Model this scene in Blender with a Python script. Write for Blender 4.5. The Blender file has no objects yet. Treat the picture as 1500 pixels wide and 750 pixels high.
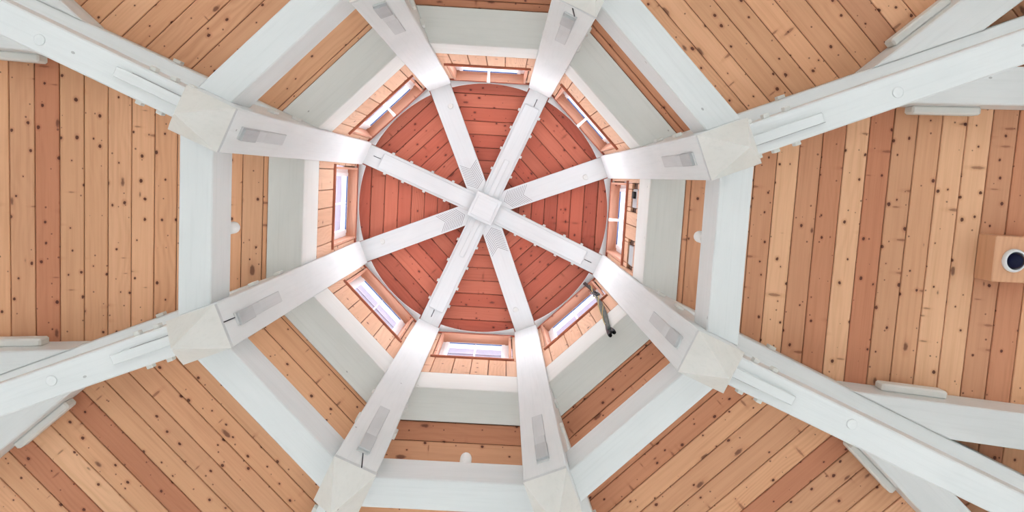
import bpy, math, random
from mathutils import Matrix, Vector
random.seed(7)
PI = math.pi
T22 = math.tan(PI/8)
C22 = math.cos(PI/8)
ZC = 9.45                      # height of the cupola ceiling level above the floor
scene = bpy.context.scene
COL = scene.collection

# ------------------------------------------------------------------ camera
F_PX = 1117.45
cam_data = bpy.data.cameras.new('camera')
cam_data.sensor_width = 36.0
cam_data.lens = F_PX/1500*36.0
cam_data.clip_end = 300
cam = bpy.data.objects.new('camera', cam_data)
COL.objects.link(cam)
RM = ((0.99836, -0.056515, -0.009166), (0.05527, 0.993113, -0.103306), (0.014941, 0.10263, 0.994607))
cam.matrix_world = Matrix(((RM[0][0], -RM[1][0], -RM[2][0], 0.20854),
                           (RM[0][1], -RM[1][1], -RM[2][1], -0.35862),
                           (RM[0][2], -RM[1][2], -RM[2][2], ZC-7.95367),
                           (0, 0, 0, 1)))
scene.camera = cam

# ------------------------------------------------------------------ sky and exposure
world = bpy.data.worlds.new('overcast_sky')
scene.world = world
world.use_nodes = True
bg = world.node_tree.nodes['Background']
bg.inputs['Color'].default_value = (0.92, 0.97, 1.0, 1)
bg.inputs['Strength'].default_value = 27.0
scene.view_settings.view_transform = 'Standard'
scene.view_settings.look = 'None'
scene.view_settings.gamma = 1
scene.view_settings.use_curve_mapping = False
scene.view_settings.exposure = -0.75
scene.cycles.max_bounces = 10
scene.cycles.diffuse_bounces = 6
scene.cycles.transparent_max_bounces = 12

# ------------------------------------------------------------------ materials
def new_mat(name):
    m = bpy.data.materials.new(name)
    m.use_nodes = True
    nt = m.node_tree
    return m, nt, nt.nodes['Principled BSDF']

def nd(nt, typ, **kw):
    n = nt.nodes.new(typ)
    for k, v in kw.items():
        setattr(n, k, v)
    return n

def math_node(nt, op, a, b=None, clamp=False):
    n = nd(nt, 'ShaderNodeMath', operation=op, use_clamp=clamp)
    for i, x in enumerate((a, b)):
        if x is None:
            continue
        if isinstance(x, (int, float)):
            n.inputs[i].default_value = x
        else:
            nt.links.new(x, n.inputs[i])
    return n.outputs[0]

def mix_col(nt, fac, a, b, blend='MIX'):
    n = nd(nt, 'ShaderNodeMix', data_type='RGBA', blend_type=blend)
    for sock, x in ((n.inputs['Factor'], fac), (n.inputs[6], a), (n.inputs[7], b)):
        if isinstance(x, (int, float)):
            sock.default_value = x
        elif isinstance(x, tuple):
            sock.default_value = (*x, 1)
        else:
            nt.links.new(x, sock)
    return n.outputs[2]

def obj_coords(nt):
    tc = nd(nt, 'ShaderNodeTexCoord')
    oi = nd(nt, 'ShaderNodeObjectInfo')
    rnd = math_node(nt, 'MULTIPLY', oi.outputs['Random'], 57.0)
    comb = nd(nt, 'ShaderNodeCombineXYZ')
    nt.links.new(rnd, comb.inputs[0]); nt.links.new(rnd, comb.inputs[1]); nt.links.new(rnd, comb.inputs[2])
    add = nd(nt, 'ShaderNodeVectorMath', operation='ADD')
    nt.links.new(tc.outputs['Object'], add.inputs[0]); nt.links.new(comb.outputs[0], add.inputs[1])
    return add.outputs[0], oi

def scaled(nt, vec, s):
    m = nd(nt, 'ShaderNodeVectorMath', operation='MULTIPLY')
    nt.links.new(vec, m.inputs[0]); m.inputs[1].default_value = s
    return m.outputs[0]

def noise(nt, vec, scale, detail=3, rough=.55, dist=0.0):
    n = nd(nt, 'ShaderNodeTexNoise')
    nt.links.new(vec, n.inputs['Vector'])
    n.inputs['Scale'].default_value = scale; n.inputs['Detail'].default_value = detail
    n.inputs['Roughness'].default_value = rough; n.inputs['Distortion'].default_value = dist
    return n.outputs['Fac']

def ramp(nt, fac, stops):
    r = nd(nt, 'ShaderNodeValToRGB')
    nt.links.new(fac, r.inputs[0])
    el = r.color_ramp.elements
    while len(el) < len(stops):
        el.new(0.5)
    for e, (p, c) in zip(el, stops):
        e.position = p
        e.color = (*c, 1) if len(c) == 3 else c
    return r.outputs[0]

def pine(name, knot=(0.09, 0.022, 0.013), knots=1.0, gloss=.45):
    """knotty pine; the board's own tone comes from the object colour"""
    m, nt, bsdf = new_mat(name)
    vec, oi = obj_coords(nt)
    tone = oi.outputs['Color']
    g1 = noise(nt, scaled(nt, vec, (0.9, 26, 26)), 1.0, 4, .6, .3)           # long fibres
    g2 = noise(nt, scaled(nt, vec, (2.5, 90, 90)), 1.0, 2, .5)               # fine streaks
    warp = noise(nt, scaled(nt, vec, (1.1, 3.0, 3.0)), 1.0, 2, .5)
    sep = nd(nt, 'ShaderNodeSeparateXYZ'); nt.links.new(vec, sep.inputs[0])
    ring = math_node(nt, 'SINE', math_node(nt, 'ADD', math_node(nt, 'MULTIPLY', sep.outputs[1], 170.0),
                                          math_node(nt, 'MULTIPLY', warp, 55.0)))
    grain = math_node(nt, 'ADD', math_node(nt, 'MULTIPLY', g1, .55),
                      math_node(nt, 'ADD', math_node(nt, 'MULTIPLY', g2, .3), math_node(nt, 'MULTIPLY', ring, math_node(nt, 'MULTIPLY', math_node(nt, 'POWER', oi.outputs['Random'], 2.0), .12))))
    val = ramp(nt, grain, [(0.2, (.86, .80, .76)), (0.46, (1.0, 1.0, 1.0)), (0.7, (1.06, 1.07, 1.08))])
    base = mix_col(nt, 1.0, tone, val, 'MULTIPLY')
    # round dark knots
    def knot_layer(sx, sy, gate, r0, r1, soft):
        vo = nd(nt, 'ShaderNodeTexVoronoi', voronoi_dimensions='2D')
        nt.links.new(scaled(nt, vec, (sx, sy, 1)), vo.inputs['Vector'])
        vo.inputs['Scale'].default_value = 1.0
        vo.inputs['Randomness'].default_value = 1.0
        sc = nd(nt, 'ShaderNodeSeparateColor'); nt.links.new(vo.outputs['Color'], sc.inputs[0])
        on = math_node(nt, 'GREATER_THAN', sc.outputs[0], gate)
        rad = math_node(nt, 'ADD', math_node(nt, 'MULTIPLY', sc.outputs[1], r1), r0)
        wob = math_node(nt, 'MULTIPLY', math_node(nt, 'SUBTRACT', noise(nt, scaled(nt, vec, (30, 45, 40)), 1.0, 2), .5), r0*2.2)
        d = math_node(nt, 'ADD', vo.outputs['Distance'], wob)
        k = math_node(nt, 'DIVIDE', math_node(nt, 'SUBTRACT', rad, d), soft, clamp=True)
        halo = math_node(nt, 'DIVIDE', math_node(nt, 'SUBTRACT', math_node(nt, 'MULTIPLY', rad, 2.3), d), soft*7, clamp=True)
        return math_node(nt, 'MULTIPLY', k, on), math_node(nt, 'MULTIPLY', math_node(nt, 'MULTIPLY', halo, on), .55)
    k1, h1 = knot_layer(6.5, 8.5, 1-.48*knots, .045, .055, .02)
    k2, h2 = knot_layer(2.6, 6.5, 1-.18*knots, .04, .09, .05)
    k3, h3 = knot_layer(11.0, 12.0, 1-.22*knots, .045, .045, .025)
    k4, h4 = knot_layer(17.0, 4.2, 1-.10*knots, .05, .16, .06)
    halo = math_node(nt, 'MAXIMUM', math_node(nt, 'MAXIMUM', h1, h2), math_node(nt, 'MULTIPLY', h4, .8))
    base = mix_col(nt, halo, base, mix_col(nt, 1.0, base, (.66, .47, .40), 'MULTIPLY'))
    kk = math_node(nt, 'MAXIMUM', math_node(nt, 'MAXIMUM', k1, math_node(nt, 'MULTIPLY', k2, .8)), math_node(nt, 'MULTIPLY', k3, .75))
    base = mix_col(nt, math_node(nt, 'MULTIPLY', k4, .55), base, (.20, .06, .03))
    base = mix_col(nt, math_node(nt, 'MULTIPLY', kk, .92), base, knot)
    nt.links.new(base, bsdf.inputs['Base Color'])
    bsdf.inputs['Roughness'].default_value = gloss
    bsdf.inputs['Specular IOR Level'].default_value = .3
    bp = nd(nt, 'ShaderNodeBump'); bp.inputs['Strength'].default_value = .12; bp.inputs['Distance'].default_value = .004
    nt.links.new(grain, bp.inputs['Height']); nt.links.new(bp.outputs[0], bsdf.inputs['Normal'])
    return m

def white_timber(name, c0, c1, specks=.5):
    m, nt, bsdf = new_mat(name)
    vec, oi = obj_coords(nt)
    big = noise(nt, scaled(nt, vec, (1.2, 3.5, 3.5)), 1.0, 3, .6, .4)
    fib = noise(nt, scaled(nt, vec, (2.0, 55, 55)), 1.0, 3, .6)
    base = ramp(nt, big, [(.3, c1), (.62, c0)])
    base = mix_col(nt, .5, base, mix_col(nt, 1.0, base, ramp(nt, fib, [(.25, (.9, .905, .9)), (.5, (1, 1, 1))]), 'MULTIPLY'))
    vo = nd(nt, 'ShaderNodeTexVoronoi', voronoi_dimensions='3D')
    nt.links.new(scaled(nt, vec, (5, 8, 8)), vo.inputs['Vector']); vo.inputs['Scale'].default_value = 1.0
    sc = nd(nt, 'ShaderNodeSeparateColor'); nt.links.new(vo.outputs['Color'], sc.inputs[0])
    sp = math_node(nt, 'MULTIPLY', math_node(nt, 'LESS_THAN', vo.outputs['Distance'], .055), math_node(nt, 'GREATER_THAN', sc.outputs[0], 1-.45*specks))
    base = mix_col(nt, math_node(nt, 'MULTIPLY', sp, .55), base, (.22, .21, .2))
    nt.links.new(base, bsdf.inputs['Base Color'])
    bsdf.inputs['Roughness'].default_value = .48
    bsdf.inputs['Specular IOR Level'].default_value = .35
    bp = nd(nt, 'ShaderNodeBump'); bp.inputs['Strength'].default_value = .15; bp.inputs['Distance'].default_value = .004
    nt.links.new(fib, bp.inputs['Height']); nt.links.new(bp.outputs[0], bsdf.inputs['Normal'])
    return m

def plain(name, col, rough=.5, metal=0.0, spec=.5, var=.06):
    m, nt, bsdf = new_mat(name)
    vec, oi = obj_coords(nt)
    n = noise(nt, vec, 14, 3)
    lo = tuple(c*(1-var) for c in col); hi = tuple(min(1, c*(1+var)) for c in col)
    nt.links.new(ramp(nt, n, [(.3, lo), (.7, hi)]), bsdf.inputs['Base Color'])
    bsdf.inputs['Roughness'].default_value = rough
    bsdf.inputs['Metallic'].default_value = metal
    bsdf.inputs['Specular IOR Level'].default_value = spec
    return m

M_PINE = pine('roof_pine')
M_RED = pine('cupola_pine', knot=(.10, .02, .015), knots=.9)
M_WALLPINE = pine('lantern_pine', knots=.45)
M_BLOCK = pine('block_pine', knots=.15)
M_WHITE = white_timber('white_washed_timber', (.745, .76, .755), (.69, .71, .705))
M_WHITE_W = white_timber('white_timber_warm', (.77, .77, .735), (.715, .715, .675))
M_GREYWASH = white_timber('grey_washed_timber', (.62, .635, .61), (.56, .58, .555), .8)
M_DARK = plain('dark_joint_backing', (.11, .05, .03), .9)
M_TENON = white_timber('worn_tenon_and_groove_shade', (.60, .615, .615), (.52, .535, .535), 1.0)  # also colours the post neck, as painted groove shade
M_TENON_D = white_timber('dark_worn_tenon', (.52, .53, .53), (.36, .365, .37), 1.0)
M_CRACK = plain('crack_shadow_line', (.05, .05, .055), .9)
M_KERF = plain('pencil_grey_kerf', (.22, .20, .21), .8)
M_PVC = plain('white_pvc', (.83, .84, .86), .3, var=.01)
M_GASKET = plain('blue_grey_gasket', (.05, .08, .2), .5)
M_HANDLE = plain('white_handle', (.85, .85, .85), .3, var=.01)
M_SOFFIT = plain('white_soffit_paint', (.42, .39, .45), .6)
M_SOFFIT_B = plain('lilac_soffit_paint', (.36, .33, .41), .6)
M_LAMP = plain('white_lamp_enamel', (.86, .86, .85), .3, var=.01)
M_BLACK = plain('black_rubber', (.012, .012, .014), .5)
M_OLIVE = plain('grey_green_strap', (.085, .105, .095), .6, var=.3)
M_YELLOW = plain('ochre_cord', (.45, .33, .10), .6)
M_STEEL = plain('steel_buckle', (.6, .6, .62), .25, .9)
M_BOX = plain('grey_box_plastic', (.42, .44, .46), .4)
M_RING = plain('white_camera_ring', (.80, .82, .84), .3, var=.01)
M_DOME = plain('smoked_blue_dome', (.003, .005, .03), .12, spec=.2, var=.1)
M_FLOOR = plain('pale_floor', (.27, .265, .26), .5)
M_GROUND = plain('pale_gravel', (.20, .20, .195), .9, var=.15)

def glass_mat():
    m = bpy.data.materials.new('window_glass'); m.use_nodes = True
    nt = m.node_tree; nt.nodes.remove(nt.nodes['Principled BSDF'])
    out = nt.nodes['Material Output']
    tr = nd(nt, 'ShaderNodeBsdfTransparent'); tr.inputs[0].default_value = (.96, .97, 1, 1)
    gl = nd(nt, 'ShaderNodeBsdfGlossy'); gl.inputs['Roughness'].default_value = .02
    lw = nd(nt, 'ShaderNodeLayerWeight'); lw.inputs['Blend'].default_value = .5
    fac = math_node(nt, 'ADD', math_node(nt, 'MULTIPLY', math_node(nt, 'POWER', lw.outputs['Facing'], 5.0), .35), .04)
    mx = nd(nt, 'ShaderNodeMixShader')
    nt.links.new(fac, mx.inputs[0]); nt.links.new(tr.outputs[0], mx.inputs[1]); nt.links.new(gl.outputs[0], mx.inputs[2])
    nt.links.new(mx.outputs[0], out.inputs[0])
    return m
M_GLASS = glass_mat()

# ------------------------------------------------------------------ helpers
WM = {}                                     # world matrices by object name
def tag(o, label, cat, group=None, kind=None):
    o['label'] = label; o['category'] = cat
    if group: o['group'] = group
    if kind: o['kind'] = kind
    return o

def link(o, parent, M):
    COL.objects.link(o)
    if parent is not None:
        o.parent = parent
        o.matrix_parent_inverse = WM[parent.name].inverted()
    o.matrix_basis = M
    WM[o.name] = M.copy()
    return o

def empty(name, loc, parent=None):
    return link(bpy.data.objects.new(name, None), parent, Matrix.Translation(Vector(loc)))

def mesh(name, wverts, faces, mat, parent=None, M=None, bevel=0.0, smooth=False, color=None):
    """wverts are world positions; M is the object's frame (local x along the grain)"""
    if M is None:
        c = Vector((0, 0, 0))
        for v in wverts: c += Vector(v)
        M = Matrix.Translation(c/len(wverts))
    inv = M.inverted()
    me = bpy.data.meshes.new(name)
    me.from_pydata([inv @ Vector(v) for v in wverts], [], faces)
    me.update()
    import bmesh
    bm = bmesh.new(); bm.from_mesh(me)
    bmesh.ops.recalc_face_normals(bm, faces=bm.faces)
    bm.to_mesh(me); bm.free()
    if smooth:
        for p in me.polygons: p.use_smooth = True
    me.materials.append(mat)
    o = bpy.data.objects.new(name, me)
    if bevel:
        b = o.modifiers.new('bevel', 'BEVEL'); b.width = bevel; b.segments = 1; b.limit_method = 'ANGLE'
    if color: o.color = (*color, 1)
    return link(o, parent, M)

def frame(org, x, y):
    x = Vector(x).normalized(); y = Vector(y); y = (y-x*x.dot(y)).normalized(); z = x.cross(y)
    M = Matrix(((x[0], y[0], z[0], org[0]), (x[1], y[1], z[1], org[1]), (x[2], y[2], z[2], org[2]), (0, 0, 0, 1)))
    return M

HEX = [(0, 1, 2, 3), (4, 7, 6, 5), (0, 4, 5, 1), (1, 5, 6, 2), (2, 6, 7, 3), (3, 7, 4, 0)]
def hexa(name, c8, mat, parent=None, grain=None, bevel=0.0, color=None, across=None):
    c8 = [Vector(c) for c in c8]
    c = sum(c8, Vector())/8
    if grain is None: grain = c8[4]-c8[0]
    side = c8[1]-c8[0]
    if abs(Vector(side).normalized().dot(Vector(grain).normalized())) > .95: side = c8[3]-c8[0]
    return mesh(name, c8, HEX, mat, parent, frame(c, grain, across if across is not None else side), bevel, color=color)

def nm(k):
    t = k*PI/4
    return Vector((math.cos(t), math.sin(t), 0)), Vector((-math.sin(t), math.cos(t), 0))
def P(k, a, t, z):
    n, m = nm(k)
    return n*a + m*t + Vector((0, 0, ZC+z))

def box_bay(name, k, a0, a1, t0, t1, z0, z1, mat, parent=None, bevel=0.0, grain='t', color=None):
    n, m = nm(k)
    c8 = [P(k, a0, t0, z0), P(k, a1, t0, z0), P(k, a1, t0, z1), P(k, a0, t0, z1),
          P(k, a0, t1, z0), P(k, a1, t1, z0), P(k, a1, t1, z1), P(k, a0, t1, z1)]
    g = {'t': m, 'a': n, 'z': Vector((0, 0, 1))}[grain]
    ac = {'t': (n if name in ('head_board', 'sill_board') else Vector((0, 0, 1))), 'a': m, 'z': (n if name == 'jamb_board' else m)}[grain]
    return hexa(name, c8, mat, parent, g, bevel, color, ac)

def tube(name, pts, rads, mat, parent=None, seg=8, close=False):
    pts = [Vector(p) for p in pts]
    if not isinstance(rads, (list, tuple)): rads = [rads]*len(pts)
    vs, fs = [], []
    n = len(pts)
    for i, p in enumerate(pts):
        d = (pts[min(i+1, n-1)]-pts[max(i-1, 0)]).normalized()
        a = d.orthogonal().normalized() if i == 0 else (prev-d*prev.dot(d)).normalized()
        prev = a
        b = d.cross(a)
        for j in range(seg):
            t = 2*PI*j/seg
            vs.append(p+(a*math.cos(t)+b*math.sin(t))*rads[i])
    for i in range(n-1):
        for j in range(seg):
            k = (j+1) % seg
            fs.append((i*seg+j, i*seg+k, (i+1)*seg+k, (i+1)*seg+j))
    fs.append(tuple(range(seg))[::-1]); fs.append(tuple((n-1)*seg+j for j in range(seg)))
    return mesh(name, vs, fs, mat, parent, smooth=True)

def lathe(name, org, axis, prof, mat, parent=None, seg=20):
    """prof: (radius, distance along axis)"""
    axis = Vector(axis).normalized(); a = axis.orthogonal().normalized(); b = axis.cross(a)
    vs, fs = [], []
    for r, h in prof:
        for j in range(seg):
            t = 2*PI*j/seg
            vs.append(Vector(org)+axis*h+(a*math.cos(t)+b*math.sin(t))*max(r, 1e-4))
    for i in range(len(prof)-1):
        for j in range(seg):
            k = (j+1) % seg
            fs.append((i*seg+j, i*seg+k, (i+1)*seg+k, (i+1)*seg+j))
    fs.append(tuple(range(seg))[::-1]); fs.append(tuple((len(prof)-1)*seg+j for j in range(seg)))
    return mesh(name, vs, fs, mat, parent, frame(org, axis, a), smooth=False)

SIDE = ['right', 'lower_right', 'bottom', 'lower_left', 'left', 'upper_left', 'top', 'upper_right']
WORD = [s.replace('_', ' ') for s in SIDE]
# posts stand at k + 1/2; words for them, clockwise from the right-hand side
PWORD = ['right, just below the middle', 'bottom, right of the middle', 'bottom, left of the middle', 'left, just below the middle',
         'left, just above the middle', 'top, left of the middle', 'top, right of the middle', 'right, just above the middle']

# levels relative to the cupola ceiling level, apothems in metres (from the photograph)
A_WALL, A_B2 = 1.327, 1.601
Z_WALL0, Z_B2 = -1.596, -2.066
A_B1, A_B1O, Z_B1T, Z_B1B = 1.400, 1.584, -3.409, -3.710
R_POST, R_POSTO, HW_POST, Z_PEND = 1.345, 1.62, .125, -3.95
BETA = 0.34187; TB = math.tan(BETA); CB = math.cos(BETA); SB = math.sin(BETA)
Z_ROOF = -2.04                                # roof boarding height at apothem 1.6
A_EAVE = 6.2
def roof_z(a): return Z_ROOF-(a-1.6)*TB

# ------------------------------------------------------------------ unseen room below and ground, added to feed light up to the ceiling
def ring_pts(a, z): return [Vector((a/C22*math.cos((k+.5)*PI/4), a/C22*math.sin((k+.5)*PI/4), z)) for k in range(8)]
fl = mesh('floor', ring_pts(6.6, 0.0)+ring_pts(6.6, -.2), [tuple(range(8)), tuple(range(15, 7, -1))]+[(i, (i+1) % 8, 8+(i+1) % 8, 8+i) for i in range(8)], M_FLOOR)
tag(fl, 'grey octagonal floor of the hall below the ceiling', 'floor', kind='structure')
gr = mesh('ground', [Vector((60*math.cos(i*PI/12), 60*math.sin(i*PI/12), -.22)) for i in range(24)], [tuple(range(24))], M_GROUND)
tag(gr, 'grey gravel ground around the hall', 'ground', kind='structure')
wall_top = ZC+roof_z(A_EAVE)-.10
for k in range(8):
    vs, fs = [], []
    def wb(t0, t1, z0, z1):
        b = len(vs)
        for t in (t0, t1):
            for a, z in ((6.2, z0), (6.4, z0), (6.4, z1), (6.2, z1)):
                n, m = nm(k); vs.append(n*a+m*t+Vector((0, 0, z)))
        fs.extend([tuple(b+i for i in f) for f in HEX])
    L = 6.2*T22
    OB, OT, OJ = 1.0, 2.8, .9  # unseen openings, sized to set how much light reaches the ceiling
    wb(-L, L, 0, OB); wb(-L, L, OT, wall_top); wb(-L, -L+OJ, OB, OT); wb(L-OJ, L, OB, OT)
    o = mesh('wall_'+SIDE[k], vs, fs, M_WHITE)
    tag(o, 'unseen white outer wall, opening sized to light the ceiling, on the %s side of the hall' % WORD[k], 'wall', kind='structure')

# ------------------------------------------------------------------ roof boarding, one bay at a time
PW = .152
ROOF_OFF = [.049, .030, .011, .034, .041, .041, .063, .053]
TAN = [(.75, .405, .23), (.73, .385, .215), (.78, .435, .255), (.70, .37, .21), (.74, .40, .225)]
REDDISH = [(.56, .235, .13), (.60, .27, .15), (.53, .225, .125)]
MEDIUM = (.65, .325, .185)
LIGHT = (.78, .455, .27)
def plank_tone(rng):
    return list(rng.choice(REDDISH if rng.random() < .05 else TAN))
R0, R1, R2 = REDDISH
FORCE = {(4, 10): R0, (0, 4): MEDIUM, (0, 5): LIGHT, (0, 6): MEDIUM, (0, 7): R1, (0, 8): LIGHT, (0, 9): R0, (0, 10): TAN[3], (0, 11): TAN[0],
         (0, 12): LIGHT, (0, 13): LIGHT, (0, 14): MEDIUM, (0, 15): R1, (0, 0): MEDIUM, (0, 1): MEDIUM, (0, 2): R1,
         (3, 10): R0, (3, 12): LIGHT, (3, 13): R2, (1, 0): R1, (1, 1): R2, (1, 2): R1, (1, 4): R1, (1, 5): R1, (1, 6): TAN[0], (1, 10): R0,
         (2, 0): R1, (2, 1): R2, (2, 2): MEDIUM, (6, 0): R2, (6, 1): R2, (6, 2): R1, (7, 0): R1, (7, 1): R1, (7, 2): R1, (7, 10): MEDIUM}
def plank(name, k, s0, s1, z_of, cs, sn, a_of, mat, parent, color, gap=.004, bev=.0055, th=.024, cut=.004, up_sign=1):
    """one board of a sloping facet: s runs down the slope, a_of(s) is the apothem there"""
    n, m = nm(k)
    prof = [(s0+gap/2, bev), (s0+gap/2+bev, 0), (s1-gap/2-bev, 0), (s1-gap/2, bev), (s1-gap/2, th), (s0+gap/2, th)]
    N = n*sn+Vector((0, 0, cs))
    vs = []
    for e in (-1, 1):
        for s, d in prof:
            a = a_of(s); hl = max(a*T22-cut, .004)
            vs.append(P(k, a, e*hl, z_of(a))+N*d)
    fs = [(i, (i+1) % 6, 6+(i+1) % 6, 6+i) for i in range(6)]+[tuple(range(6)), tuple(range(11, 5, -1))]
    sc = (s0+s1)/2; a = a_of(sc)
    M = frame(P(k, a, 0, z_of(a)), -m, n*cs-Vector((0, 0, sn)))
    return mesh(name, vs, fs, mat, parent, M, color=color)

for k in range(8):
    vs = []
    for a in (1.56, 6.5):
        for e in (-1, 1):
            for d in (.03, .08): vs.append(P(k, a, e*a*T22, roof_z(a)+d))
    deck = mesh('ceiling', vs, [(0, 1, 3, 2), (4, 6, 7, 5), (0, 2, 6, 4), (1, 5, 7, 3), (0, 4, 5, 1), (2, 3, 7, 6)], M_DARK)
    tag(deck, 'sloping knotty pine board ceiling in the %s bay between two white hip rafters' % WORD[k], 'ceiling', kind='structure')
    rng = random.Random(100+k)
    j = 0
    s = ROOF_OFF[k]-PW
    while True:
        s0, s1 = s+j*PW, s+(j+1)*PW
        s0c = max(s0, .004)
        if 1.6+s1*CB > A_EAVE+.2: break
        if s1-s0c > .02:
            tone = plank_tone(rng)
            f = rng.uniform(.92, 1.06)
            if (k, j) in FORCE: tone = list(FORCE[(k, j)])
            plank('plank', k, s0c, s1, roof_z, CB, SB, lambda q: 1.6+q*CB, M_PINE, deck, tuple(min(1, c*f) for c in tone))
        j += 1

# ------------------------------------------------------------------ cupola roof boarding
CT = math.atan(.404); CCB, CSB = math.cos(CT), math.sin(CT)
def cup_z(a): return .20+(1.3-a)*.404
def cup_a(s): return 1.47-s*CCB           # s measured up the slope from apothem 1.47
def cone(r, dz): return [P(k+.5, r/C22, 0, cup_z(r)+dz) for k in range(8)]
vs = cone(1.86, .03)+cone(1.86, .09)+[Vector((0, 0, ZC+cup_z(0)+.03)), Vector((0, 0, ZC+cup_z(0)+.09))]
fs = []
for i in range(8):
    j = (i+1) % 8
    fs += [(i, j, 16), (8+j, 8+i, 17), (i, 8+i, 8+j, j)]
cdeck = mesh('ceiling', vs, fs, M_DARK)
tag(cdeck, 'red-toned pine board ceiling of the round cupola at the top', 'ceiling', kind='structure')
CRED = [(.47, .122, .074), (.44, .108, .064), (.51, .148, .09), (.41, .094, .056), (.465, .13, .078)]
rng = random.Random(5)
CPW = .149
for k in range(8):
    n, m = nm(k)
    j = 0
    while True:
        s0, s1 = j*CPW-.02, (j+1)*CPW-.02
        a0, a1 = cup_a(s0), cup_a(s1)
        if a1 < .03: break
        prof = [(s0+.003, .004), (s0+.008, 0), (s1-.008, 0), (s1-.003, .004), (s1-.003, .024), (s0+.003, .024)]
        N = -n*(-CSB)+Vector((0, 0, CCB))
        vv = []
        for e in (-1, 1):
            for q, d in prof:
                a = cup_a(q); vv.append(P(k, a, e*max(a*T22-.003, .004), cup_z(a))+Vector((0, 0, d)))
        ff = [(i, (i+1) % 6, 6+(i+1) % 6, 6+i) for i in range(6)]+[tuple(range(6)), tuple(range(11, 5, -1))]
        a = cup_a((s0+s1)/2)
        f = rng.uniform(.9, 1.1)
        mesh('plank', vv, ff, M_RED, cdeck, frame(P(k, a, 0, cup_z(a)), m, -n*CCB+Vector((0, 0, CSB))), color=tuple(c*f for c in rng.choice(CRED)))
        j += 1

# white boards with the round opening, under the cupola boarding
RC, Z_PL = 1.305, .055
trim = empty('trim_1', (0, 0, ZC+Z_PL))
tag(trim, 'white board ring with a round opening around the red cupola', 'trim', kind='structure')
for k in range(8):
    vs, fs = [], []
    N = 14
    n, m = nm(k)
    half = PI/8-math.asin(.118/RC); to = 1.50*T22-.118/C22
    for i in range(N+1):
        u = -1+2*i/N
        th = k*PI/4+u*half
        for q in (Vector((math.cos(th), math.sin(th), 0))*RC, n*1.50+m*(u*to)):
            for z in (Z_PL, Z_PL+.03): vs.append(q+Vector((0, 0, ZC+z)))
    for i in range(N):
        b, c = 4*i, 4*i+4
        fs += [(b, c, c+2, b+2), (b+1, b+3, c+3, c+1), (b, b+1, c+1, c), (b+2, c+2, c+3, b+3)]
    fs += [(0, 2, 3, 1), (4*N, 4*N+1, 4*N+3, 4*N+2)]
    n, m = nm(k)
    mesh('spandrel_board', vs, fs, M_WHITE, trim, frame(P(k, 1.35, 0, Z_PL), m, n))

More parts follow.
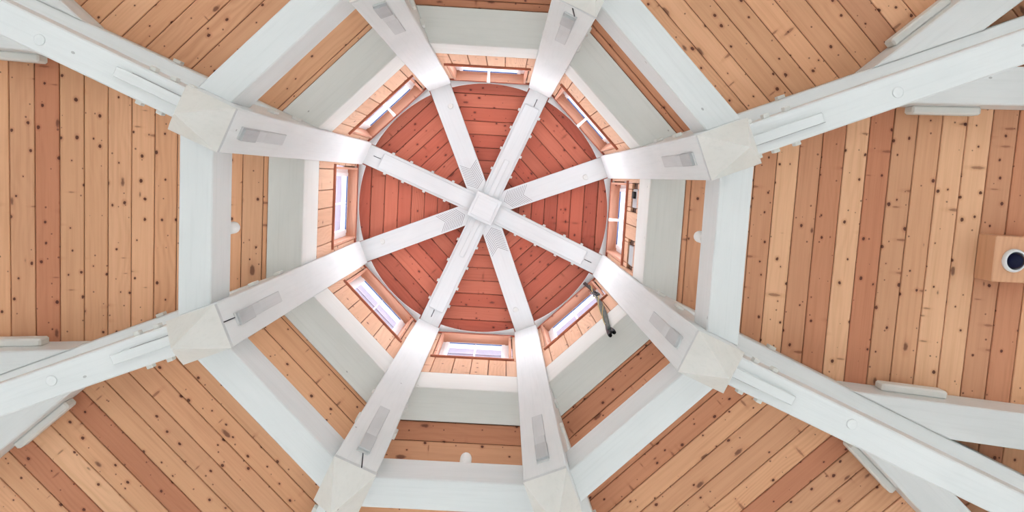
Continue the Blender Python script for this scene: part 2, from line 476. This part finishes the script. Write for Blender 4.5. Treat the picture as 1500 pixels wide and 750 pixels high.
# ------------------------------------------------------------------ lantern walls and windows
WW, WZ0, WZ1 = .365, -1.045, .0                 # window opening half width, bottom, top
WALLC = [(.70, .42, .275), (.65, .375, .24), (.73, .46, .31), (.67, .395, .255)]
HANDLES = (0, 5, 6, 7)
for k in range(8):
    HL = 1.5*T22
    vs, fs = [], []
    def wbox(t0, t1, z0, z1, a0=1.355, a1=1.456):
        b = len(vs)
        for t in (t0, t1):
            for a, z in ((a0, z0), (a1, z0), (a1, z1), (a0, z1)): vs.append(P(k, a, t, z))
        fs.extend([tuple(b+i for i in f) for f in HEX])
    wbox(-HL, HL, Z_WALL0-.01, WZ0-.02); wbox(-HL, -WW-.02, WZ0-.02, WZ1+.02); wbox(WW+.02, HL, WZ0-.02, WZ1+.02)
    wbox(-HL, HL, WZ1+.02, .08)
    wall = mesh('wall_lantern_'+SIDE[k], vs, fs, M_DARK)
    tag(wall, 'lantern wall of pale pine boards around the %s window' % WORD[k], 'wall', kind='structure')
    rng = random.Random(40+k)
    # boards under the window
    edges = [-.56, -.47, -.312, -.155, .0, .157, .34, .47, .56]
    holes = [(-.365, -.115), (.125, .385)] if k == 0 else []
    cells = []
    for e0, e1 in zip(edges[:-1], edges[1:]):
        cells.append((e0, e1))
    for e0, e1 in cells:
        segs = [(e0, e1, Z_WALL0, WZ0-.012)]
        for h0, h1 in holes:
            nxt = []
            for s0, s1, z0, z1 in segs:
                if s1 <= h0 or s0 >= h1: nxt.append((s0, s1, z0, z1)); continue
                if s0 < h0: nxt.append((s0, h0, z0, z1))
                if s1 > h1: nxt.append((h1, s1, z0, z1))
                nxt.append((max(s0, h0), min(s1, h1), -1.24, z1))
                nxt.append((max(s0, h0), min(s1, h1), z0, z0+.06))
            segs = nxt
        c = rng.choice(WALLC); f = rng.uniform(.94, 1.05)
        for s0, s1, z0, z1 in segs:
            if s1-s0 < .02: continue
            box_bay('wall_board', k, A_WALL, A_WALL+.026, s0+.003, s1-.003, z0, z1, M_WALLPINE, wall, .004, 'z', tuple(q*f for q in c))
    for t0, t1 in ((-.56, -WW-.012), (WW+.012, .56)):
        box_bay('wall_board', k, A_WALL, A_WALL+.026, t0, t1, WZ0-.010, .05, M_WALLPINE, wall, .004, 'z', WALLC[k % 4])
    # window: pine lining, white frame, two panes
    win = empty('window_%d' % (k+1), P(k, A_WALL, 0, WZ0))
    extra = {0: ' and handle above two wall openings', 1: ' behind the hanging strap', 5: ' and a small handle', 6: ' and a long handle', 7: ' and a white lever handle'}.get(k, '')
    tag(win, 'white two-pane window in pine lining, %s side of the lantern%s' % (WORD[k], extra), 'window', kind='structure')
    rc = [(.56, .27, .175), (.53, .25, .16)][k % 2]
    a0, a1 = A_WALL-.012, 1.452
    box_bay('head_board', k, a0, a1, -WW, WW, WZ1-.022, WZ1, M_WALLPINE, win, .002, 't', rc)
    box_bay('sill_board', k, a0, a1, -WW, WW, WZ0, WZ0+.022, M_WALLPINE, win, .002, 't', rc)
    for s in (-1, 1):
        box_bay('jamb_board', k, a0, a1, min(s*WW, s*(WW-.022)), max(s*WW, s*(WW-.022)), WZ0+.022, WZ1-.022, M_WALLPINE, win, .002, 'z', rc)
    # narrow dark-edged casing strip under the opening
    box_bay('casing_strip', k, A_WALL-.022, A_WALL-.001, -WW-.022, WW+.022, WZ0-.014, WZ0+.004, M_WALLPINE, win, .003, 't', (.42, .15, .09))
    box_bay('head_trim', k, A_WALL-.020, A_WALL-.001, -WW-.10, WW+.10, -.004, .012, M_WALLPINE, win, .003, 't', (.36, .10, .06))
    fw = .040; af = 1.412; t1 = WW-.022; z0, z1 = WZ0+.022, WZ1-.022
    for nme, q in (('frame', (fw, af, .05, 0)), ('sash', (.036, af-.012, .04, fw-.006))):
        w_, a_, d_, ins = q
        vs, fs = [], []
        def fb(t0, tt1, zz0, zz1):
            b = len(vs)
            for t in (t0, tt1):
                for a, z in ((a_, zz0), (a_+d_, zz0), (a_+d_, zz1), (a_, zz1)): vs.append(P(k, a, t, z))
            fs.extend([tuple(b+i for i in f) for f in HEX])
        T, Z0, Z1 = t1-ins, z0+ins, z1-ins
        fb(-T, T, Z0, Z0+w_); fb(-T, T, Z1-w_, Z1); fb(-T, -T+w_, Z0+w_, Z1-w_); fb(T-w_, T, Z0+w_, Z1-w_)
        mesh(nme, vs, fs, M_PVC, win)
    T, Z0, Z1 = t1-fw-.030, z0+fw+.030, z1-fw-.030
    for nme, z in (('gasket', Z1-.008), ('gasket', Z0)):
        box_bay(nme, k, af-.016, af-.004, -T, T, z, z+.009, M_GASKET, win)
    box_bay('mullion', k, af-.010, af+.026, -.007, .007, Z0, Z1, M_PVC, win, .003, 'z')
    for s in (-1, 1):
        pane = box_bay('pane', k, af+.008, af+.014, min(s*.007, s*T), max(s*.007, s*T), Z0, Z1, M_GLASS, win)
    if k in HANDLES:
        h = box_bay('handle', k, af-.030, af-.010, -.016, .016, -.62, -.50, M_HANDLE, win, .004, 'z')
        tube('lever', [P(k, af-.02, 0, -.53), P(k, af-.075, 0, -.53), P(k, af-.125, 0, -.52), P(k, af-.165, 0, -.505)], [.011, .011, .013, .017], M_HANDLE, h)
# electrical boxes in the two openings of the right-hand wall
for (t0, t1), w in zip(((-.365, -.115), (.125, .385)), ('nearer the top, with a black plug', 'nearer the bottom')):
    jb = box_bay('junction_box', 0, 1.335, 1.352, t0+.05, t1-.04, -1.50, -1.28, M_BOX, None, .004, 't')
    tag(jb, 'grey box inside the lantern wall opening %s' % w, 'junction box', 'boxes in the right lantern wall')
    if t0 < 0:
        box_bay('plug', 0, 1.31, 1.335, t0+.07, t0+.13, -1.44, -1.36, M_BLACK, jb, .004)

# white boarded eaves outside the windows
eaves = empty('trim_2', (0, 0, ZC+.06))
tag(eaves, 'white boarded eaves of the cupola seen through the lantern windows', 'trim', kind='structure')
for k in range(8):
    for q in range(5):
        a0, a1 = 1.462+q*.085, 1.462+q*.085+.080
        c8 = []
        for e in (-1, 1):
            for a, z in ((a0, .03), (a1, .03), (a1, .06), (a0, .06)):
                c8.append(P(k, a, e*a*T22, z-(a-1.5)*.25))
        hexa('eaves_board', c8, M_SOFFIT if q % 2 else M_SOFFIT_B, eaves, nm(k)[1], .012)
M_BOUNCE_TIN = plain('pale_roof_bounce', (.32, .32, .33), .6)  # unseen outer roof skin, made pale to bounce skylight onto the eaves
for k in range(8):
    vs = []
    for a in (1.505, 6.8):
        for e in (-1, 1):
            for d in (.09, .11): vs.append(P(k, a, e*a*T22, roof_z(a)+d))
    rs = mesh('roof_bounce_sheet', vs, [(0, 1, 3, 2), (4, 6, 7, 5), (0, 2, 6, 4), (1, 5, 7, 3), (0, 4, 5, 1), (2, 3, 7, 6)], M_BOUNCE_TIN)
    tag(rs, 'unseen pale roof covering, added to bounce skylight, over the %s bay' % WORD[k], 'roof', kind='structure')

# ------------------------------------------------------------------ ring beams between the posts
def ring_beam(name, k, a0, a1, z0, z1, mat, label, cat, group):
    c8 = []
    for e in (-1, 1):
        for a, z in ((a0, z0), (a1, z0), (a1, z1), (a0, z1)):
            c8.append(P(k, a, e*(a*T22-HW_POST/C22+.004), z))
    n, m = nm(k)
    o = hexa(name, c8, mat, None, m, .006)
    return tag(o, label, cat, group)
for k in range(8):
    ring_beam('ring_beam', k, A_WALL, A_B2, Z_B2, Z_WALL0, M_WHITE_W,
              'upper ring beam under the %s lantern window, shaded grey-white underside' % WORD[k], 'beam', 'upper ring beams')
    lamp = {0: ', white lamp standing on it', 2: ', white lamp standing on it', 4: ', white lamp standing on it', 6: ', white lamp standing on it'}.get(k, '')
    ring_beam('ring_beam', k, A_B1, A_B1O, Z_B1B, Z_B1T, M_WHITE,
              'lower white ring beam between pendant posts on the %s side%s' % (WORD[k], lamp), 'beam', 'lower ring beams')

# ------------------------------------------------------------------ pendant posts
CRACKS = {2: [(.02, -3.62), (-.01, -3.78), (-.035, -3.94)], 3: [(-.02, -3.60), (.012, -3.75), (.018, -3.92)], 6: [(.02, -3.76), (-.005, -3.90)]}
for i in range(8):
    k = i+.5
    n, m = nm(k)
    root = empty('pendant_post', P(k, (R_POST+R_POSTO)/2, 0, -4.28))
    tag(root, 'white post with pyramid pendant end, %s' % PWORD[i], 'post', 'white pendant posts of the lantern')
    box_bay('shaft', k, R_POST, R_POSTO, -HW_POST, HW_POST, Z_PEND+.035, .10, M_WHITE, root, .006, 'z')
    # grey band with groove shade painted in, then the pyramid
    box_bay('neck', k, R_POST+.0015, R_POSTO-.0015, -HW_POST+.0015, HW_POST-.0015, Z_PEND, Z_PEND+.035, M_TENON, root, 0, 'z')
    rcn, hr = (R_POST+R_POSTO)/2, (R_POSTO-R_POST)/2
    vs, fs = [], []
    for f, z in ((1.0, Z_PEND), (.70, Z_PEND-.105), (.36, Z_PEND-.22), (.02, Z_PEND-.33)):
        for da, dt in ((-1, -1), (1, -1), (1, 1), (-1, 1)):
            vs.append(P(k, rcn+da*hr*f, dt*HW_POST*f, z))
    for q in range(3):
        for j in range(4):
            jj = (j+1) % 4
            fs.append((q*4+j, q*4+jj, (q+1)*4+jj, (q+1)*4+j))
    fs += [(0, 1, 2, 3), (15, 14, 13, 12)]
    mesh('pendant_tip', vs, fs, M_WHITE_W, root, frame(P(k, rcn, 0, Z_PEND), Vector((0, 0, -1)), n))
    # through tenon with its wedge, worn grey
    ten = box_bay('tenon', k, R_POST-.006, R_POST+.02, -.037, .037, -3.76, -2.92, M_TENON, root, .003, 'z')
    box_bay('tenon_key', k, R_POST-.022, R_POST+.02, -.040, .034, -3.74, -3.50, M_TENON_D, ten, .004, 'z')
    box_bay('wedge', k, R_POST-.016, R_POST+.02, -.034, .034, -3.49, -3.36, M_TENON, ten, .003, 'z')
    # peg ends on both flanks
    for s in (-1, 1):
        for z, a in ((-2.45, 1.44), (-2.95, 1.46)):
            box_bay('peg', k, a, a+.05, min(s*HW_POST, s*(HW_POST+.022)), max(s*HW_POST, s*(HW_POST+.022)), z, z+.09, M_WHITE_W, root, .004)
    if i in CRACKS:
        pts = [P(k, R_POST-.001, t, z) for t, z in CRACKS[i]]
        tube('crack', pts, [.0035]*len(pts), M_CRACK, root, 5)

# ------------------------------------------------------------------ tie beams, hip rafters and jack rafters
DT = .004
for i in range(8):
    k = i+.5+DT/(PI/4)
    n, m = nm(k)
    zb = lambda r: -3.763-(r-1.7)*.0334
    root = empty('tie_beam', P(k, 1.64, 0, -3.76))
    tag(root, 'long white tie beam from the post %s' % PWORD[i], 'beam', 'radial tie beams')
    def rad(name, r0, r1, t0, t1, d0, d1, mat, par, bevel=.006):
        c8 = []
        for r in (r0, r1):
            for t, d in ((t0, d0), (t1, d0), (t1, d1), (t0, d1)): c8.append(P(k, r, t, zb(r)+d))
        return hexa(name, c8, mat, par, n, bevel)
    rad('timber', 1.622, 6.55, -.088, .088, 0, .26, M_WHITE, root, .008)
    rad('key_strip', 1.624, 2.06, -.022, .034, -.022, .004, M_WHITE, root, .004)
    rad('key_edge', 1.624, 1.86+.03*i, .0345, .0365, -.004, .004, M_KERF, root, 0)
    for r in (1.68, 1.78, 1.90):
        for s in (-1, 1):
            rad('peg', r, r+.034, min(s*.088, s*.112), max(s*.088, s*.112), .05, .10, M_WHITE_W, root, .003)
    lathe('peg_plug', P(k, 2.42+.06*(i % 3), -.02+.03*(i % 2), zb(2.45)-.001), (0, 0, -1), [(.030, -.02), (.030, .004), (.027, .006), (.0, .006)], M_WHITE, root, 18)
    # hip rafter below the boarding
    def hz(r): return roof_z(r*C22)
    root = empty('hip_rafter', P(i+.5, 1.66, 0, hz(1.66)-.27))
    tag(root, 'white hip rafter behind the tie beam, %s' % PWORD[i], 'rafter', 'hip rafters of the main roof')
    c8 = []
    for r in (1.622, 6.6):
        for t, d in ((-.123, -.29), (.123, -.29), (.123, -.012), (-.123, -.012)):
            c8.append(P(i+.5, r, t, hz(r)+d+(-abs(t)*T22*TB if d > -.1 else 0)))
    n2, m2 = nm(i+.5)
    hexa('timber', c8, M_WHITE, root, c8[4]-c8[0], .008)
    for r in (1.95, 2.35):
        for s in (-1, 1):
            c = []
            for rr in (r, r+.05):
                for t, d in ((.123, -.2), (.148, -.2), (.148, -.14), (.123, -.14)): c.append(P(i+.5, rr, s*t, hz(rr)+d))
            hexa('peg', c, M_WHITE_W, root, n2, .003)
JW = {(0, -1): 'upper', (0, 1): 'lower', (1, -1): 'right', (1, 1): 'bottom', (2, -1): 'right', (2, 1): 'left', (3, -1): 'bottom', (3, 1): 'left',
      (4, -1): 'lower', (4, 1): 'upper', (5, -1): 'left', (5, 1): 'top', (6, -1): 'left', (6, 1): 'right', (7, -1): 'top', (7, 1): 'right'}
for k in range(8):
    n, m = nm(k)
    for e in (-1, 1):
        root = empty('jack_rafter', P(k, 2.7, e*1.12, roof_z(2.7)-.3))
        tag(root, 'white jack rafter with wedge block, %s bay, %s side of it' % (WORD[k], JW[(k, e)]), 'rafter', 'jack rafters')
        def jk(name, a0f, a1, t0, t1, d0, d1, mat, bevel=.006):
            c8 = []
            for end in (0, 1):
                for t, d in ((t0, d0), (t1, d0), (t1, d1), (t0, d1)):
                    a = a1 if end else (a0f(t) if callable(a0f) else a0f)
                    c8.append(P(k, a, e*t, roof_z(a)+d))
            return hexa(name, c8, mat, root, c8[4]-c8[0], bevel)
        hipa = lambda t: (t+.123/C22)/T22
        jk('timber', hipa, 6.25, 1.0, 1.245, -.30, -.004, M_WHITE, .008)
        jk('wedge_block', 2.96, 3.35, .945, 1.002, -.175, -.06, M_WHITE_W, .012)

# ------------------------------------------------------------------ cupola rafters and the central boss
def cr_z(r): return .10+(R_POST-r)*.373
for i in range(8):
    k = i+.5
    n, m = nm(k)
    covered = i in (0, 2, 4, 6)
    root = empty('cupola_rafter', P(k, R_POST, 0, .10))
    tag(root, 'white cupola rafter %s, running to the %s' %
        ('with a pegged cover board' if covered else 'with carved chevron marks', PWORD[i]), 'rafter', 'cupola rafters')
    def cr(name, r0, r1, t0, t1, d0, d1, mat, par=root, bevel=.004):
        c8 = []
        for r in (r0, r1):
            for t, d in ((t0, d0), (t1, d0), (t1, d1), (t0, d1)): c8.append(P(k, r, t, cr_z(r)+d))
        return hexa(name, c8, mat, par, c8[4]-c8[0], bevel)
    up = 0 if covered else .022
    hw = .108 if covered else .112
    cr('timber', .06, 1.40, -hw, hw, up, .15, M_WHITE)
    if covered:
        cb = cr('cover_board', .10, 1.19, -.083, .083, -.022, .001, M_WHITE)
        for r in (.42, .66, .90, 1.10):
            for s in (-1, 1):
                c8 = []
                for rr in (r, r+.028):
                    for t, d in ((hw-.002, .03), (hw+.02, .03), (hw+.02, .065), (hw-.002, .065)): c8.append(P(k, rr, s*t, cr_z(rr)+d))
                hexa('peg', c8, M_WHITE_W, root, n, .003)
        if i in (2, 6):
            cr('ridge_batten', .12, .58, -.028, .028, -.040, -.020, M_WHITE, cb)
        tube('crack', [P(k, 1.20, .012, cr_z(1.20)-.001), P(k, 1.28, .010, cr_z(1.28)-.001)], [.004, .004], M_CRACK, root, 5)
    else:
        vs, fs = [], []
        for q in range(11):
            r = .25+.022*q
            for s in (-1, 1):
                b = len(vs)
                for t, dr in ((0, 0), (s*.095, .075)):
                    for w, d in ((0, -.0015), (.005, -.0015), (.005, .004), (0, .004)):
                        rr = r+dr+w-.02
                        vs.append(P(k, rr, t, cr_z(rr)+d+up))
                fs.extend([tuple(b+x for x in f) for f in HEX])
        ch = mesh('chevron_kerfs', vs, fs, M_KERF, root)
        ch['kind'] = 'stuff'
        lathe('peg_plug', P(k, 1.14, .035, cr_z(1.14)+up), (0, 0, -1), [(.03, -.02), (.03, .004), (.026, .007), (.0, .007)], M_WHITE_W, root, 16)
root = empty('centre_boss', (0, 0, ZC+.44))
tag(root, 'square white centre block where the cupola rafters meet', 'boss')
box_bay('block', .5, -.148, .148, -.148, .148, .455, .70, M_WHITE, root, .008, 'a')
box_bay('face_plate', .5, -.118, .118, -.118, .118, .445, .456, M_WHITE, root, .006, 'a')

# ------------------------------------------------------------------ small white lamps standing on the lower ring beam
for (x, y), w in zip(((1.440, -.057), (.059, 1.447), (-1.449, .048), (.03, -1.447)), ('right', 'bottom', 'left', 'top')):
    o = empty('uplight', (x, y, ZC+Z_B1T))
    tag(o, 'small round white lamp standing on the %s lower ring beam' % w, 'lamp', 'small white lamps on the ring beam')
    lathe('base', (x, y, ZC+Z_B1T), (0, 0, 1), [(.042, 0), (.042, .018), (.037, .02)], M_LAMP, o, 20)
    b = lathe('body', (x, y, ZC+Z_B1T+.019), (0, 0, 1), [(.037, 0), (.037, .165), (.034, .182), (.025, .194), (.010, .20), (0, .201)], M_LAMP, o, 20)
    for p in b.data.polygons: p.use_smooth = abs(p.normal.x) < .99 and len(p.vertices) == 4

# ------------------------------------------------------------------ dome camera on its wooden block
n0, m0 = nm(0)
zb = lambda a: roof_z(a)
blk = hexa('mounting_block', [P(0, 3.50, -.155, zb(3.5)-.005), P(0, 3.94, -.155, zb(3.94)-.005), P(0, 3.94, -.155, zb(3.5)-.20), P(0, 3.50, -.155, zb(3.5)-.20),
                              P(0, 3.50, .155, zb(3.5)-.005), P(0, 3.94, .155, zb(3.94)-.005), P(0, 3.94, .155, zb(3.5)-.20), P(0, 3.50, .155, zb(3.5)-.20)],
           M_BLOCK, None, m0, .006, (.70, .38, .22))
tag(blk, 'square pine mounting block fixed to the right-hand ceiling boards', 'block')
cz = zb(3.5)-.20
dc = empty('dome_camera', P(0, 3.63, .005, cz))
tag(dc, 'dark blue dome camera in a white ring under the pine block', 'camera')
lathe('ring', P(0, 3.63, .005, cz), (0, 0, -1), [(.078, 0), (.079, .018), (.072, .030), (.062, .032), (.058, .026), (.058, .0)], M_RING, dc, 32)
pr = [(.0575*math.cos(t), .012+.066*math.sin(t)) for t in [i*PI/2/8 for i in range(9)]]
d = lathe('dome', P(0, 3.63, .005, cz), (0, 0, -1), pr, M_DOME, dc, 32)
for p in d.data.polygons: p.use_smooth = True

# ------------------------------------------------------------------ hanging strap bundle by the lower right window
root = empty('hanging_strap', (1.10, .73, ZC-2.3))
tag(root, 'dark grey-green strap and cord bundle hanging beside the lower right window', 'strap')
def V(x, y, z): return Vector((x, y, ZC+z))
def sway(z):                         # centre line of the bundle
    u = -z/2.3
    return 1.118-.008*u+.018*math.sin(u*5.0), .715+.055*u-.03*math.sin(u*4.2)
def strand(name, z0, z1, ph, amp, rads, mat, steps=22, tw=9.0, seg=7):
    pts = []
    for i in range(steps+1):
        z = z0+(z1-z0)*i/steps
        x, y = sway(z)
        pts.append(V(x+amp*math.cos(ph+tw*z), y+amp*math.sin(ph+tw*z), z))
    if not isinstance(rads, (list, tuple)): r = [rads]*(steps+1)
    else: r = [rads[min(int(i/(steps+1)*len(rads)), len(rads)-1)] for i in range(steps+1)]
    return tube(name, pts, r, mat, root, seg)
for ph in (0, 2.1, 4.2): strand('cord', .06, -.75, ph, .011, .009, M_BLACK, 26, 14)
strand('ochre_cord', -.2, -1.95, 1.0, .020, .004, M_YELLOW, 30, 6)
strand('ochre_cord', -.9, -1.85, 3.6, .024, .0035, M_YELLOW, 24, 5)
strand('strap', -.80, -2.0, 0, .008, [.008, .014, .019, .019, .018, .014], M_OLIVE, 24, 3, 9)
strand('strap', -.90, -2.1, 3.1, .011, [.008, .012, .015, .017, .016, .014], M_OLIVE, 24, 2.5, 9)
x, y = sway(-.62)
lp = [V(x+.024*math.cos(t), y-.006+.012*math.sin(t), -.78+.16*math.sin(t)) for t in [i*2*PI/16 for i in range(17)]]
tube('loop', lp, .010, M_BLACK, root, 7)
tube('buckle', [V(x-.03, y+.01, -.66), V(x-.02, y+.02, -.80)], .014, M_STEEL, root, 8)
x, y = sway(-2.1)
for dx, dy, zz in ((.018, -.004, -2.20), (-.016, .012, -2.24)):
    tube('end_loop', [V(x, y, -1.88), V(x+dx*.7, y+dy*.7, -2.03), V(x+dx, y+dy, zz+.08), V(x+dx, y+dy, zz), V(x+dx*.6, y+dy*.5, zz+.04), V(x+dx*.3, y+dy*.3, -2.1)],
         [.010, .013, .016, .016, .012, .010], M_BLACK, root, 8)
